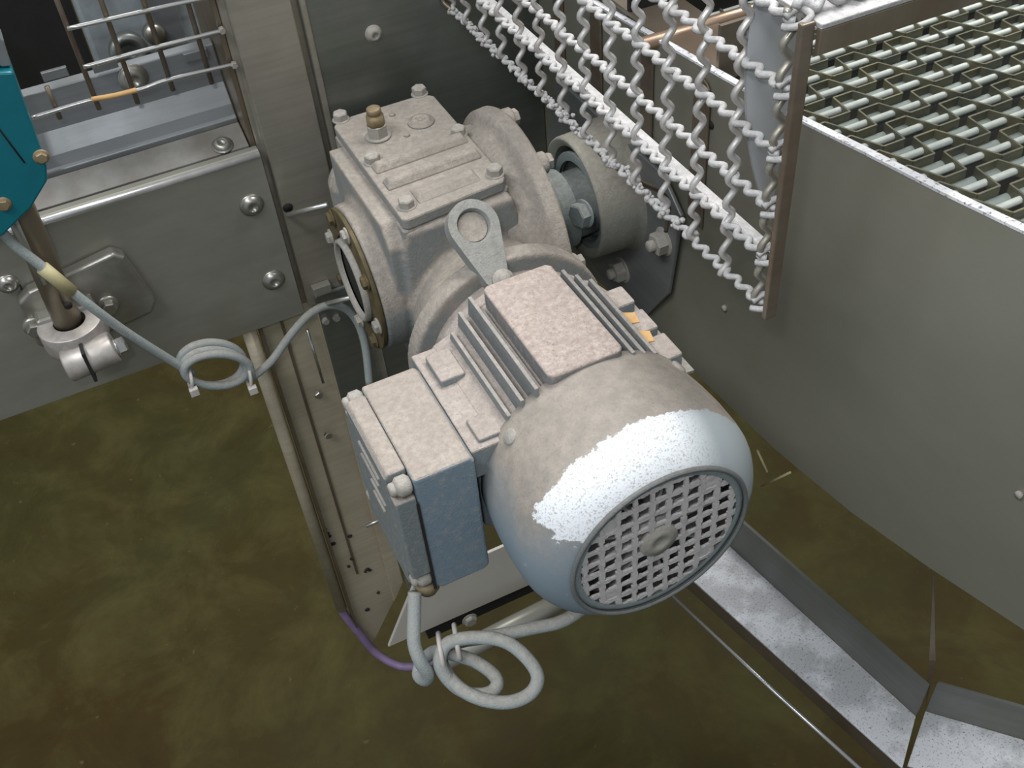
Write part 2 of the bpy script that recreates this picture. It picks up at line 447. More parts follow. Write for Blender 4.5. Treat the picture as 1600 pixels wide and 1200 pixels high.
# upper folded channel behind
uc = thing('folded_channel', 'blue grey folded steel channel behind the wire guard, upper left', 'channel', (-280, 480, 30))
b = B()
prof = [(466, 64), (466, 70), (468, 72), (471, 80), (480, 95), (482, 125), (490, 127), (490, 123), (486, 121), (484, 93), (475, 79), (471, 68), (470, 64)]
b.prism(prof, 'x', -470, -102)
b.build('sheet', 'steel_light', uc, .8)
B().prism([(443, 57), (465.5, 66.5), (465.5, 62), (446, 54), (446, 20), (443, 20)], 'x', -470, -102).build('lower_ledge', 'tan', uc, .5)
B().button(U(348, 228, 'y', 450) + Vector((0, 0, 0)), (0, -.35, 1), 7.5).build('bolt', 'bracket', uc)
B().button(U(208, 122, 'y', 481), (0, -1, 0), 10).build('bolt', 'bracket', uc)
B().button(U(283, 178, 'y', 479), (0, -.9, .5), 6).build('bolt', 'bracket', uc)
B().box(-470, -98, 480, 484, 30, 60).build('back_web', 'brown', uc)
for (px, py) in ((85, 113), (163, 100), (305, 84)):
    q = U(px, py, 'y', 481)
    B().box(q.x - 9, q.x + 9, 478, 481.6, q.z - 4, q.z + 3).build('tab', 'steel_light', uc, .5)

# pale machine body behind the wire guard and a black sheet painted as the shade inside
mb = thing('machine_housing', 'pale grey machine block with round fitting seen through the wire guard', 'machine', (-120, 600, 20))
q0, q1 = U(128, 10, 'y', 560), U(350, 80, 'y', 560)
B().box(-185, -95, 560, 640, 30, 260).build('block', 'board', mb, 3)
B().box(-138, -112, 550, 560.2, 90, 150).build('raised_pad', 'steel_light', mb, 2)
B().lathe([(0, 15), (14, 15), (15, 12), (15, 8), (4, 7)], U(200, 78, 'y', 545), (0, -1, .2), 26).build('round_fitting', 'steel_back', mb)
B().lathe([(0, 9), (7, 8), (9, 4)], U(240, 50, 'y', 553), (0, -1, 0), 20).build('cap_nut', 'bracket', mb)
B().box(-380, -186, 640, 645, 20, 300).build('opening_shade', 'dark', mb)
B().box(-380, -186, 560, 640, 30, 36).build('inner_floor', 'brown', mb)

# wire guard upper left
wg = thing('wire_guard', 'welded wire guard of thin bright rods over the channel, upper left', 'guard', (-170, 440, 115))
hz = [[U(105, 45, 'y', 436), U(305, 0, 'y', 436), Vector((-97, 436, 178))],
      [U(130, 105, 'y', 436), U(240, 75, 'y', 436), U(350, 47, 'y', 436)],
      [U(50, 184, 'y', 436), U(140, 157, 'y', 436), U(215, 141, 'y', 436), U(262, 125, 'y', 436), U(367, 100, 'y', 436)]]
for i, h in enumerate(hz):
    B().tube(smooth_path(h), 1.7, 8).build('horizontal_rod', 'bright', wg)
o = B().tube(smooth_path([U(143, 155.5, 'y', 434.9), U(180, 149, 'y', 434.9), U(213, 140.5, 'y', 434.9)]), 1.9, 8).build('rust_stain_sleeve', 'chip', wg)
tag(o, 'orange stained stretch of rod')
for (x0, zt, z1) in ((-197, 260, 120.7), (-170.5, 260, 117), (-144, 260, 119), (-116, 260, 115.8), (-224, 147, 122)):
    B().tube([(x0, 440, zt), (x0, 440, z1)], 1.8, 8).build('vertical_rod', 'bar', wg)
for (px, py) in ((346, 46), (365, 100)):
    B().hexbolt(U(px, py, 'y', 437), (0, -1, 0), 2.6, 4).build('clip', 'bolt', wg)

# ================================================================== TEAL SENSOR HOUSING on rod, clamp, bracket
rod = thing('support_rod', 'brownish round rod standing in the clamp below the teal housing', 'rod', (-268, 392, -20))
B().tube([(-274, 392, -14), (-271, 392, 60), (-268, 392, 150), (-268, 392, 230)], 10.3, 24).build('bar', 'brown', rod)
B().lathe([(0, 3), (2, 3)], U(106, 476, 'y', 382), (0, -1, 0), 14).build('hole', 'dark', rod)
B().tube([U(5, 300, 'y', 386), U(45, 390, 'y', 386), U(70, 440, 'y', 386)], 4.2, 12).build('side_pin', 'steel', rod)

te = thing('sensor_housing', 'teal painted angular housing at the left edge, on the rod', 'housing', (-290, 370, 100))
pts = [(-236, 198), (-240.5, 133), (-244, 123), (-260, 108), (-283, 95), (-330, 90), (-330, 230), (-250, 222), (-244, 200)]
b = B().prism(pts, 'y', 360, 390); b.build('body', 'teal', te, 1.5)
pts2 = [(-246, 205), (-241, 200), (-236, 199), (-234, 215), (-244, 232), (-262, 236)]
B().prism(pts2, 'y', 366, 384).build('top_lug', 'steel_light', te, .8)
for (px, py) in ((64, 244), (5, 318)):
    B().hexbolt(U(px, py, 'y', 360.5), (0, -1, 0), 3.8, 4, 5).build('screw', 'brass', te)
B().tube([(-262, 359.8, 190), (-252, 359.8, 140)], .6, 6).build('seam', 'dark', te)

cl = thing('clamp_bracket', 'cast two-bolt clamp bracket holding the rod against the cover panel', 'clamp', (-262, 400, -60))
plate_l = [(-303, 2), (-300, 8), (-292, 10), (-258, 10), (-258, -48), (-290, -48), (-300, -38)]
plate_r = [(-258, 17), (-230, 22), (-223, 18), (-208, -32), (-214, -40), (-258, -44)]
B().prism([(-304, -36), (-302, 6), (-292, 12), (-262, 16), (-226, 22), (-219, 16), (-210, -32), (-216, -42), (-246, -46), (-292, -52)], 'y', 412, 424.5).build('base_plate', 'bracket', cl, 2.5, 3)
B().lathe([(-9, 12), (-9, 24), (9, 24), (9, 12)], (-273, 392, -18), (0, 0, 1), 36, False, True).build('ring', 'washer', cl, .8)
B().box(-296, -252, 398, 414, -30, -6).build('neck', 'bracket', cl, 3)
q = Vector((-270, 368, -30))
B().cyl(q + Vector((-17, 0, 0)), (1, 0, .08), 12.5, 38, 28, 1.5).build('barrel', 'washer', cl)
B().box(-272, -269.6, 354.5, 372, -42, -14).build('slit', 'dark', cl)
B().hexbolt(q + Vector((21, 0, 1.5)), (1, 0, .08), 6.5, 8, 8).build('clamp_bolt', 'bright', cl)
for (px, py) in ((170, 478), (54, 512)):
    B().cyl(U(px, py, 'y', 410), (0, 1, 0), 8.2, 6, 20, 1).hexbolt(U(px, py, 'y', 410), (0, -1, 0), 6, 6).build('bolt', 'bracket', cl)

# ================================================================== GEAR MOTOR
gm = thing('gear_motor', 'large dusty grey gear motor with fan cover and terminal box, in the middle', 'motor', (0, 180, -95))
GX, GY, GZ = -6, 303, 9
# --- gearbox housing: union of cast shapes, remeshed to one skin
h = B()
h.prism([(GX - 40, -72), (GX - 46, -30), (GX - 42, 64), (GX - 39, 76), (GX + 39, 76), (GX + 42, 60), (GX + 46, -30), (GX + 40, -72)], 'y', 246, 386)
h.lathe([(0, 55), (14, 56), (30, 50), (50, 46)], (GX - 64, GY, GZ), (1, 0, 0), 64)
h.lathe([(-70, 24), (44, 24), (52, 20), (57, 10)], (-38, 374, 0), (0, 0, 1), 40)            # left round boss
h.lathe([(0, 50), (10, 62), (24, 69), (40, 71)], (8, GY, 10), (1, 0, 0), 72)
h.prism([(250, 20), (262, 74), (345, 78), (372, 20)], 'x', 20, 47)                           # right bell
h.lathe([(0, 72), (14, 72), (15, 64), (52, 52), (70, 40)], (0, 192, 0), (0, 1, 0), 72)                 # motor flange
h.lathe([(0, 40), (60, 44)], (GX, 340, 0), (0, 1, 0), 48)
h.cyl((GX, 386, 15), (0, 0, 1), 38, 52, 40, 3)
for (yy, zz) in ((246, 20), (270, 70)):
    h.loft([(36, yy, zz), (36, yy + 9, zz), (36, yy + 9, zz - 40), (36, yy, zz - 40)], [(60, yy - 14, zz - 12), (60, yy - 5, zz - 12), (60, yy - 5, zz - 46), (60, yy - 14, zz - 46)])
# web from left boss up to lid
h.prism([(250, 20), (250, 64), (262, 78), (368, 78), (366, 20)], 'x', GX - 52, GX - 38)
ho = h.build('gearbox_housing', 'cast', gm)
rm = ho.modifiers.new('r', 'REMESH'); rm.mode = 'VOXEL'; rm.voxel_size = .0016; rm.use_smooth_shade = True
smd = ho.modifiers.new('s', 'SMOOTH'); smd.iterations = 5; smd.factor = .6

B().lathe([(-32, 56), (-24, 66), (-21, 66.5), (-20, 70), (-12, 71.5), (-11, 75), (-3, 76.5), (-1, 78), (1, 82), (2, 84), (3.5, 87), (5, 88), (13, 88.6), (15, 87.5), (15, 79), (9, 76), (9, 68)], (47, GY, 10), (1, 0, 0), 120, False).lathe([(0, 20), (0, 78)], (56, GY, 10), (1, 0, 0), 96).build('output_flange', 'cast', gm)
# lid frame under the cover
B().prism([(GX - 41, 249), (GX - 39, 247), (GX + 38, 255), (GX + 41, 259), (GX + 41, 386), (GX - 41, 386)], 'z', 62, 77).build('lid_seat', 'cast', gm, 1.2)
lid = B().prism([(-46, 250), (-43, 247), (30, 254), (33, 258), (34, 384), (30, 388), (22, 388), (20, 391), (-32, 391), (-34, 388), (-43, 388), (-46.5, 384)], 'z', 77.2, 86).build('inspection_cover', 'cast', gm, 1.4)
def ridge(y0, y1, y2, y3, z, x0=-42, x1=30):
    return B().loft([(x0, y0, 85.8), (x1, y0 + 3, 85.8), (x1, y3 + 3, 85.8), (x0, y3, 85.8)], [(x0 + 3, y1, z), (x1 - 3, y1 + 3, z), (x1 - 3, y2 + 3, z), (x0 + 3, y2, z)])
ridge(258, 264, 270, 279, 89.5, -30, 18).build('front_rib', 'cast', lid, 1.5)
ridge(283, 287, 293, 298, 91.5).build('rib', 'cast', lid, 1.5)
ridge(306, 310, 316, 321, 91).build('rib', 'cast', lid, 1.5)
for (px, py) in ((532, 183), (655, 143), (582, 249), (716, 206), (635, 318), (773, 268)):
    q = U(px, py, 'z', 88)
    B().cyl((q.x, q.y, 85.5), (0, 0, 1), 6.6, 1.2, 20, .3).hexbolt((q.x, q.y, 86), (0, 0, 1), 5.6, 6).build('cover_bolt', 'bolt', lid)
q = U(591, 212, 'z', 87)
B().cyl((q.x, q.y, 86), (0, 0, 1), 9.5, 2, 24, .5).hexbolt((q.x, q.y, 87), (0, 0, 1), 7.8, 10).build('plug_base', 'bolt', lid)
o = B().lathe([(0, 6.6), (7, 6.4), (7.6, 4.9), (9, 4.9), (9.3, 5.4), (12.5, 5.2), (13.2, 4.2)], (q.x, q.y, 96.5), (0, 0, 1), 24).build('breather_plug', 'brass', lid)
tag(o, 'brass breather plug')
q = U(658, 191, 'z', 86)
B().lathe([(0, 10), (1.6, 9.6), (2.0, 7), (3.6, 6.6), (3.6, 2.8), (2.0, 2.6)], (q.x, q.y, 85.8), (0, 0, 1), 28).build('oil_plug', 'cast', lid)
for (px, py) in ((613, 180), (636, 212), (667, 308)):
    q = U(px, py, 'z', 86)
    B().lathe([(0, 2.6), (1.6, 1.5)], (q.x, q.y, 85.8), (0, 0, 1), 10).build('cast_dot', 'cast', lid)

# left output side: ring of bolts and seal
B().lathe([(0, 34), (0, 54), (3, 54), (3, 34)], (GX - 67.5, GY, GZ), (1, 0, 0), 60, False).build('left_cover_ring', 'ochre', gm, .4)
B().lathe([(0, 27), (-3, 28), (-4, 30), (-3, 31.5), (0, 32), (1, 32), (1, 27)], (GX - 68, GY, GZ), (1, 0, 0), 48, False).build('shaft_seal', 'bolt', gm)
B().lathe([(0, 34.5), (2, 34.5)], (GX - 67, GY, GZ), (1, 0, 0), 40).build('hollow_shaft_end', 'dark', gm)
for k in range(8):
    a = 2 * PI * k / 8 + .2
    B().hexbolt((GX - 67.5, GY + 47 * math.cos(a), GZ + 47 * math.sin(a)), (-1, 0, 0), 5, 4.5, 6.2).build('flange_bolt', 'ochre' if k % 2 else 'bolt', gm)
# right rim bolts
for a in (62, 100, 8, -28):
    ar = math.radians(a)
    yy, zz = GY - 81 * math.cos(ar), 10 + 81 * math.sin(ar)
    B().cyl((60.5, yy, zz), (1, 0, 0), 8, 7, 20, 1).hexbolt((67, yy, zz), (1, 0, 0), 6, 5).build('rim_bolt', 'cast', gm)
for a in (205, 335):
    ar = math.radians(a)
    B().hexbolt((64 * math.cos(ar), 192, 64 * math.sin(ar)), (0, -1, 0), 5.5, 5, 7).build('flange_bolt', 'cast', gm)

# lifting eye: flat lug with a dished round recess, leaning back over the housing
base = Vector((-9, 184, 66)); top = Vector((-10, 212, 91))
ax = (top - base).normalized(); nrm = Vector((.08, -.60, .80)); nrm = (nrm - ax * nrm.dot(ax)).normalized(); sd = ax.cross(nrm).normalized()
L = (top - base).length
c0 = base + ax * L
out = []
R1, R0 = 17.2, 8
for k in range(33):
    t_ = -.22 + (PI + .44) * k / 32
    out.append(c0 + sd * (R1 * math.cos(t_)) + ax * (R1 * math.sin(t_)))
out += [base - sd * R0, base - ax * 5 - sd * R0 * .6, base - ax * 5 + sd * R0 * .6, base + sd * R0]
n = len(out)
b = B()
ringN = 40
def dish(k, r, dz): 
    t_ = 2 * PI * k / ringN
    return c0 + sd * (r * math.cos(t_)) + ax * (r * math.sin(t_) ) + nrm * dz
inner = [dish(k, 11.4, 0) for k in range(ringN)]
# outer plate front face triangulated between outline and recess using bmesh bridge
bmx = bmesh.new()
ov = [bmx.verts.new(p) for p in out]; iv = [bmx.verts.new(p) for p in inner]
oe = [bmx.edges.new((ov[i], ov[(i + 1) % n])) for i in range(n)]
ie = [bmx.edges.new((iv[i], iv[(i + 1) % ringN])) for i in range(ringN)]
bmesh.ops.triangle_fill(bmx, use_beauty=True, use_dissolve=False, edges=oe + ie)
bmx.verts.ensure_lookup_table(); bmx.verts.index_update()
b.add([v.co.copy() for v in bmx.verts], [tuple(v.index for v in f.verts) for f in bmx.faces])
bmx.free()
for i in range(n):
    j = (i + 1) % n
    b.add([out[i], out[j], out[j] - nrm * 9, out[i] - nrm * 9], [(0, 1, 2, 3)])
b.add([p - nrm * 9 for p in out], [tuple(range(n))])
prv = inner
for (r, dz) in ((11, -1.0), (10.4, -4.2), (9.5, -6.2)):
    cur = [dish(k, r, dz) for k in range(ringN)]
    for k in range(ringN):
        j = (k + 1) % ringN
        b.add([prv[k], prv[j], cur[j], cur[k]], [(0, 1, 2, 3)], True)
    prv = cur
b.add(prv, [tuple(range(ringN))])
eye = b.build('lifting_eye', 'eye', gm, merge=True)
B().lathe([(0, 9.4), (1.8, 9.8)], c0 - nrm * 5.6, nrm, 30, True, False).build('dust_fill', 'cast', eye)
B().lathe([(0, 7.5), (2, 7.5), (2, 4.8), (5.5, 4.4), (6.5, 3)], base - ax * 2 + sd * 3, nrm, 20).build('eye_bolt', 'bolt', gm)

# --- motor body
b = B()
sec = [(-74, -34), (-74, 30), (-62, 44), (-49, 49), (-36, 56), (-24, 62), (18, 62), (38, 56), (52, 48), (62, 36), (66, 10), (62, -34), (40, -60), (-40, -60)]
b.prism(sec, 'y', 84, 172)
b.build('stator_housing', 'motor', gm, 2.0, 3)
B().lathe([(0, 66), (8, 66), (12, 60), (22, 60)], (0, 172, 0), (0, 1, 0), 64).build('end_shield', 'motor', gm, .8)
# top rating-plate boss
o = B().prism([(-26, 81), (-23, 78), (19, 78), (22, 81), (21, 167), (18, 170), (-23, 170), (-26, 167)], 'z', 62.5, 77).build('top_pad', 'plate', gm, 1.6, 3)
tag(o, 'flat dust-speckled pad on top of the motor')
def cfin(x, y0, y1, z0, z1, th=2.4, tilt=0.0):
    return B().loft([(x - th / 2, y0, z0), (x + th / 2, y0, z0), (x + th / 2 + tilt * 0, y1, z0), (x - th / 2, y1, z0)],
                    [(x - th / 2 + tilt, y0 + 3, z1), (x + th / 2 + tilt, y0 + 3, z1), (x + th / 2 + tilt, y1 - 5, z1), (x - th / 2 + tilt, y1 - 5, z1)])
for (x, y0, y1, z0, z1) in ((-34, 76, 176, 50, 72), (-42.5, 78, 174, 46, 65), (-50.5, 80, 170, 42, 55), (28.5, 76, 172, 50, 70), (37, 78, 170, 48, 64), (46, 80, 168, 44, 58), (-30, 80, 168, 55, 66)):
    cfin(x, y0, y1, z0, z1).build('cooling_fin', 'fin', gm, .4)
for k in range(5):
    z = 30 - k * 15
    B().prism([(64, z), (78 - abs(z) * .1, z - 1), (78 - abs(z) * .1, z - 3.4), (64, z - 3.4)], 'y', 84, 168).build('cooling_fin', 'fin', gm, .3)
for k in range(6):
    x = -40 + k * 16
    B().box(x, x + 2.6, 84, 168, -74, -59).build('cooling_fin', 'fin', gm, .3)
# dusty pads on the shoulder
B().box(-72, -56, 134, 160, 36, 49).build('shoulder_pad', 'motor', gm, 1.2)
B().box(-74, -66, 148, 166, 34, 41.5).build('shoulder_pad', 'motor', gm, 1.2)
B().box(-71, -55, 82, 101, 38, 46.5).build('shoulder_pad', 'motor', gm, 1.2)
B().box(-78, -57, 78, 170, 20, 43.5).build('box_saddle', 'motor', gm, 1.2)
for (y, ln) in ((84, 22), (112, 20), (140, 18)):
    B().box(52, 66, y, y + ln, 32, 48).build('shoulder_block', 'motor', gm, 1.5)
for (px, py) in ((985, 497), (1008, 526)):
    q = U(px, py, 'z', 48.6)
    B().prism([(q.x - 5, q.y - 4), (q.x + 3, q.y - 6), (q.x + 5, q.y + 3), (q.x - 2, q.y + 7)], 'z', 47.8, 48.8).build('paint_chip', 'chip', gm)

# --- fan cover
prof = [(0, 56.5), (.2, 57.5), (1.5, 60), (4, 63.6), (7, 66.8), (10, 69.4), (14, 72), (18, 74), (23, 75.6), (30, 76.6), (45, 77), (60, 76.2), (78, 74.2), (84, 73.4), (84, 71.8), (76, 72.4), (60, 74.6), (30, 75), (18, 72), (8, 66), (3, 58), (3, 55), (1, 55.2)]
fc = B().lathe(prof, (0, 0, 0), (0, 1, 0), 112, False).build('fan_cover', 'cover', gm)
B().lathe([(-1.0, 55.4), (-2.3, 56.2), (-2.3, 57.2), (-.6, 58.2), (1, 57.4), (1, 55)], (0, 0, 0), (0, 1, 0), 96, False).build('rim_bead', 'dkrim', fc)
for (px, py) in ((800, 683), (1062, 572)):
    q = U(px, py, 'y', 72)
    r = Vector((q.x, 0, q.z)).normalized()
    B().cyl(Vector((0, 72, 0)) + r * 73.5, r, 5, 3, 18, .8).build('cover_screw', 'bolt', fc)
g = B()
RI = 54.6
def bars(yA, yB, vert):
    for k in range(-5, 6):
        p = (k + .5) * 10.6 if True else 0
        for sgn in (1,):
            if abs(p) >= RI - 3: continue
            hl = math.sqrt(RI ** 2 - p * p)
            w = 1.55
            n_ = 26
            # slightly uneven dusty bars
            for i in range(n_):
                a_, b_ = -hl + 2 * hl * i / n_, -hl + 2 * hl * (i + 1) / n_
                wa = w + .5 * math.sin(i * 1.7 + k * 2.1); 
                if vert: g.box(p - wa, p + wa, yA, yB, a_, b_)
                else: g.box(a_, b_, yA + .25, yB + .25, p - wa, p + wa)
bars(.8, 2.3, True); bars(.8, 2.3, False)
B().lathe([(.5, 51), (.2, 53), (.4, 55.6), (3.6, 55.6), (3.6, 51)], (0, 0, 0), (0, 1, 0), 80, False).build('grille_ring', 'hub', fc)
# filled cells round the edge
for i in range(-5, 6):
    for j in range(-5, 6):
        x, z = i * 10.6, j * 10.6
        d_ = math.hypot(x, z)
        if 44 < d_ < 52: g.box(x - 4.5, x + 4.5, 1.6, 3.2, z - 4.5, z + 4.5) if (i * 7 + j * 3) % 3 == 0 else None
g.build('grille', 'grille', fc)
B().lathe([(0, 4), (-.6, 4.4), (-.6, 9), (.2, 9.5), (.2, 11.6), (1.6, 12.6), (3.5, 12.6)], (0, .4, 0), (0, 1, 0), 40).build('centre_disc', 'bolt', fc)
for (r0, r1, y0) in ((0, 73, 12),):
    B().lathe([(0, .1), (0, 62)], (0, 26, 0), (0, 1, 0), 48, False).build('inner_baffle', 'fin', fc)
fb = B()
for k in range(9):
    a = 2 * PI * k / 9
    u = Vector((math.cos(a), 0, math.sin(a))); w_ = Vector((-math.sin(a), 0, math.cos(a)))
    fb.loft([u * 12 + Vector((0, 10, 0)) - w_, u * 50 + Vector((0, 10, 0)) - w_, u * 50 + Vector((0, 24, 0)) - w_, u * 12 + Vector((0, 24, 0)) - w_],
            [u * 12 + Vector((0, 10, 0)) + w_, u * 50 + Vector((0, 10, 0)) + w_, u * 50 + Vector((0, 24, 0)) + w_, u * 12 + Vector((0, 24, 0)) + w_])
fb.cyl((0, 8, 0), (0, 1, 0), 13, 17, 24)
fb.build('fan_wheel', 'grille', fc)

# --- terminal box
tbx = B().prism([(-116, -52), (-112, -56), (-82, -56), (-79, -53), (-79, 45), (-81.5, 49), (-116, 49)], 'y', 70, 155).build('terminal_box', 'box', gm, 2.2, 3)
ld = B().prism([(-129.5, -52), (-127, -55), (-116.4, -55), (-116.4, 50.4), (-127, 50.4), (-129.5, 47)], 'y', 80, 146)
ld.box(-129, -116.4, 69.5, 80.2, -36, 36); ld.box(-129, -116.4, 145.8, 156, -36, 36)
ldo = ld.build('box_lid', 'lid', tbx, 1.6, 3)
for (y, z) in ((75, 43), (75, -43), (151, 43), (151, -43)):
    B().cyl((-126, y, z), (1, 0, 0), 6.2, 9.4, 20, 2).cyl((-129.5, y, z), (1, 0, 0), 4.2, 5, 18, 1.2).build('corner_screw', 'bolt', tbx)
for k in range(4):
    z = 34 - k * 12; y0 = 92 + (k % 2) * 6
    B().box(-130.8, -129.2, y0, y0 + 34 - 5 * k, z, z + 2).build('lid_rib', 'bolt', tbx)
for (z0, z1) in ((-44, 26),):
    B().box(-117.2, -115.6, 69.2, 71, -53, 30).build('gasket', 'dark', tbx)
B().lathe([(0, 8), (8, 8), (8.5, 6.3), (12, 6)], (-119, 79, -52), (0, 0, -1), 20).build('cable_gland', 'brass', tbx)

# ================================================================== DRIVE SHAFT AND BEARING
sh = thing('drive_shaft', 'stepped grey shaft collar between the gearbox and the bearing', 'shaft', (80, GY, 4))
B().lathe([(0, 30), (6, 30), (7, 34), (24, 34), (26, 31), (38, 31), (40, 26), (60, 26)], (60, GY, 8), (1, 0, 0), 56).build('collar', 'hub', sh, .6)
B().hexbolt(U(914, 333, 'x', 97), (-1, -.2, .1), 9.5, 9, 11).build('clamp_bolt', 'hub', sh)
be = thing('bearing_housing', 'rounded flange bearing housing bolted to the side panel, under the wire guard', 'bearing', (135, 300, -10))
b = B()
rim = []
cy, cz = 304, 12
def pear(sc, x):
    pts = []
    for k in range(48):
        t_ = 2 * PI * k / 48
        y, z = math.cos(t_), math.sin(t_)
        r = 47 + 2 * math.cos(2 * (t_ - 1.2))
        pts.append(Vector((x, cy + y * r * sc, cz + z * r * sc)))
    return pts
lay = [pear(.84, 111), pear(.95, 107.5), pear(.985, 108), pear(1.0, 110.5), pear(1.02, 138), pear(1.05, 142), pear(1.16, 147)]
for a_, b_ in zip(lay[:-1], lay[1:]):
    for k in range(48):
        j = (k + 1) % 48
        b.add([a_[k], a_[j], b_[j], b_[k]], [(0, 1, 2, 3)], True)
o = b.build('housing', 'bearing', be, merge=True)
b = B(); lay = [pear(.45, 124), pear(.62, 121), pear(.70, 117), pear(.72, 121), pear(.82, 119), pear(.84, 111)]
for a_, b_ in zip(lay[:-1], lay[1:]):
    for k in range(48):
        j = (k + 1) % 48
        b.add([a_[k], a_[j], b_[j], b_[k]], [(0, 1, 2, 3)], True)
b.build('recessed_face', 'dkrim', be, merge=True)  # hollow face in a darker tone, its shade painted in
B().lathe([(0, 33), (0, 40), (3, 40), (3, 33)], (112, GY, 8), (1, 0, 0), 48, False).lathe([(0, 20), (0, 40)], (119, GY, 8), (1, 0, 0), 48, False).build('bearing_insert', 'hub', be, .5)
B().prism([(210, 40), (236, 60), (400, 60), (420, 0), (360, -90), (270, -110), (222, -40)], 'x', 144, 147.5).build('mounting_plate', 'steel_light', be, 1)
for (px, py, r) in ((1030, 380, 9), (966, 424, 9)):
    q = U(px, py, 'x', 140)
    B().cyl(q + Vector((7, 0, 0)), (-1, 0, 0), r + 2.5, 4, 24, .6).hexbolt(q + Vector((4, 0, 0)), (-1, 0, 0), r, 9).cyl(q, (-1, 0, 0), 4.5, 10, 14, 1).build('bolt', 'bolt', be)

# ================================================================== CONVEYOR SIDE PANEL
sp_ = thing('conveyor_side_panel', 'long smooth grey stainless conveyor side panel at the right', 'panel', (150, 60, -60))
topz = [(470, 128), (343, 142), (167, 160), (111, 166.2), (53, 175), (0, 182.4), (-52, 191), (-110, 200), (-200, 214)]
botz = [(-200, 0), (-128, -25), (-61, -50), (5, -71), (60, -83), (86, -88), (470, -130)]
B().prism(topz + botz, 'x', 150, 153).build('sheet', 'side', sp_)
b = B()
for (p, q) in zip(topz[:-1], topz[1:]):
    b.loft([(149.6, p[0], p[1]), (154.4, p[0], p[1]), (154.4, q[0], q[1]), (149.6, q[0], q[1])], [(149.6, p[0], p[1] + 1.6), (154.4, p[0], p[1] + 1.6), (154.4, q[0], q[1] + 1.6), (149.6, q[0], q[1] + 1.6)])
b.build('edge_trim', 'beam', sp_)
for (y0, w, zt, zb) in ((190, 18, 150, 40), (258, 16, 146, 10), (330, 16, 140, 0), (390, 16, 134, 0)):
    pts = [(y0, zb), (y0, zt - 8)] + [(y0 + w / 2 - w / 2 * math.cos(a), zt - 8 + w / 2 * math.sin(a)) for a in (.5, 1.0, 1.57, 2.1, 2.6)] + [(y0 + w, zt - 8), (y0 + w, zb)]
    B().prism(pts, 'x', 147.8, 149.8).build('strap', 'bar', sp_, .8)
B().lathe([(0, 2.8), (.6, 2.8)], U(1110, 196, 'x', 149.2), (1, 0, 0), 12).build('hole', 'dark', sp_)
B().lathe([(0, 2.8), (2, 2)], U(1133, 481, 'x', 149.9), (-1, 0, 0), 12).build('small_screw', 'bolt', sp_)
B().lathe([(0, 2.4), (2, 2)], U(1594, 772, 'x', 149.9), (-1, 0, 0), 12).build('small_screw', 'bolt', sp_)

# ================================================================== CONVEYOR BELT
slope = -.128
def bz(y): return 173 + slope * y if y < 400 else 121.8
cb = thing('conveyor_belt', 'wide metal honeycomb conveyor belt with pale cross rods, upper right', 'conveyor belt', (330, 100, 150))
PX, PY = 18.9, 22.4
rows = list(range(-4, 13))
x0b, x1b = 158, 158 + PX * 27
def strip(j):
    y0 = 110 + (j - 4) * PY
    pts = []
    k = 0; x = x0b - PX * .2
    while x < x1b:
        hi = (k % 2 == 0)
        ya = y0 + (PY * .92 if hi else 0)
        pts += [(x + 2.2, ya), (x + PX - 2.6, ya)]
        x += PX; k += 1
    b = B()
    th = .6
    for (p, q) in zip(pts[:-1], pts[1:]):
        d = Vector((q[0] - p[0], q[1] - p[1], 0)).normalized(); nn = Vector((-d.y, d.x, 0)) * th
        za, zb2 = bz(p[1]), bz(q[1])
        A0, A1 = Vector((p[0], p[1], za)), Vector((q[0], q[1], zb2))
        dn = Vector((0, 0, -6))
        b.loft([A0 - nn, A0 + nn, A0 + nn + dn, A0 - nn + dn], [A1 - nn, A1 + nn, A1 + nn + dn, A1 - nn + dn])
    return b
for j in rows:
    strip(j).build('flat_strip', 'strip', cb)
    y0 = 110 + (j - 4) * PY + PY * .46
    B().tube([(x0b - 4, y0, bz(y0) - 3.6), (x1b, y0, bz(y0) - 3.6)], 2.1, 8).build('cross_rod', 'rod', cb)
    y2 = y0 + 8.5
    B().tube([(x0b - 4, y2, bz(y2) - 9), (x1b, y2, bz(y2) - 9)], 4.0, 10).build('lower_rod', 'rod_low', cb)
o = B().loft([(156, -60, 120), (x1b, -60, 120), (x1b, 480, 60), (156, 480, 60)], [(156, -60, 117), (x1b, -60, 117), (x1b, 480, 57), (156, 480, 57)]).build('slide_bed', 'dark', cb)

# ================================================================== CRIMPED WIRE GUARD
XG = 72; PW = 30.6; Y0, Z0 = 28.5, 127
gd = thing('mesh_guard', 'crimped wire mesh guard, dusty white, hanging between gearbox and conveyor', 'guard', (XG, 200, Z0))
rg = random.Random(5)
zrows = [127, 157, 186, 217, 249, 281]
NY = 14
yend = Y0 + PW * (NY - 1) + 1
def crimp(p0, p1, ph, amp=2.1, lam=PW / 3, r=2.25, nrm=Vector((1, 0, 0)), sec=Vector((0, 0, 1)), jit=.35):
    n = max(8, int((p1 - p0).length / lam * 9)); pts = []
    for i in range(n + 1):
        t_ = i / n; s_ = (p1 - p0).length * t_
        w = math.sin(2 * PI * s_ / lam + ph)
        pts.append(p0.lerp(p1, t_) + nrm * (amp * w) + sec * (jit * math.sin(s_ * .09 + ph)))
    return B().tube(pts, r, 8)
for i, z in enumerate(zrows):
    b = crimp(Vector((XG, Y0 - 3, z)), Vector((XG, yend, z)), i * PI, 2.1, PW / 3, 1.85 if i else 1.7)
    b.build('horizontal_wire', 'mesh', gd)
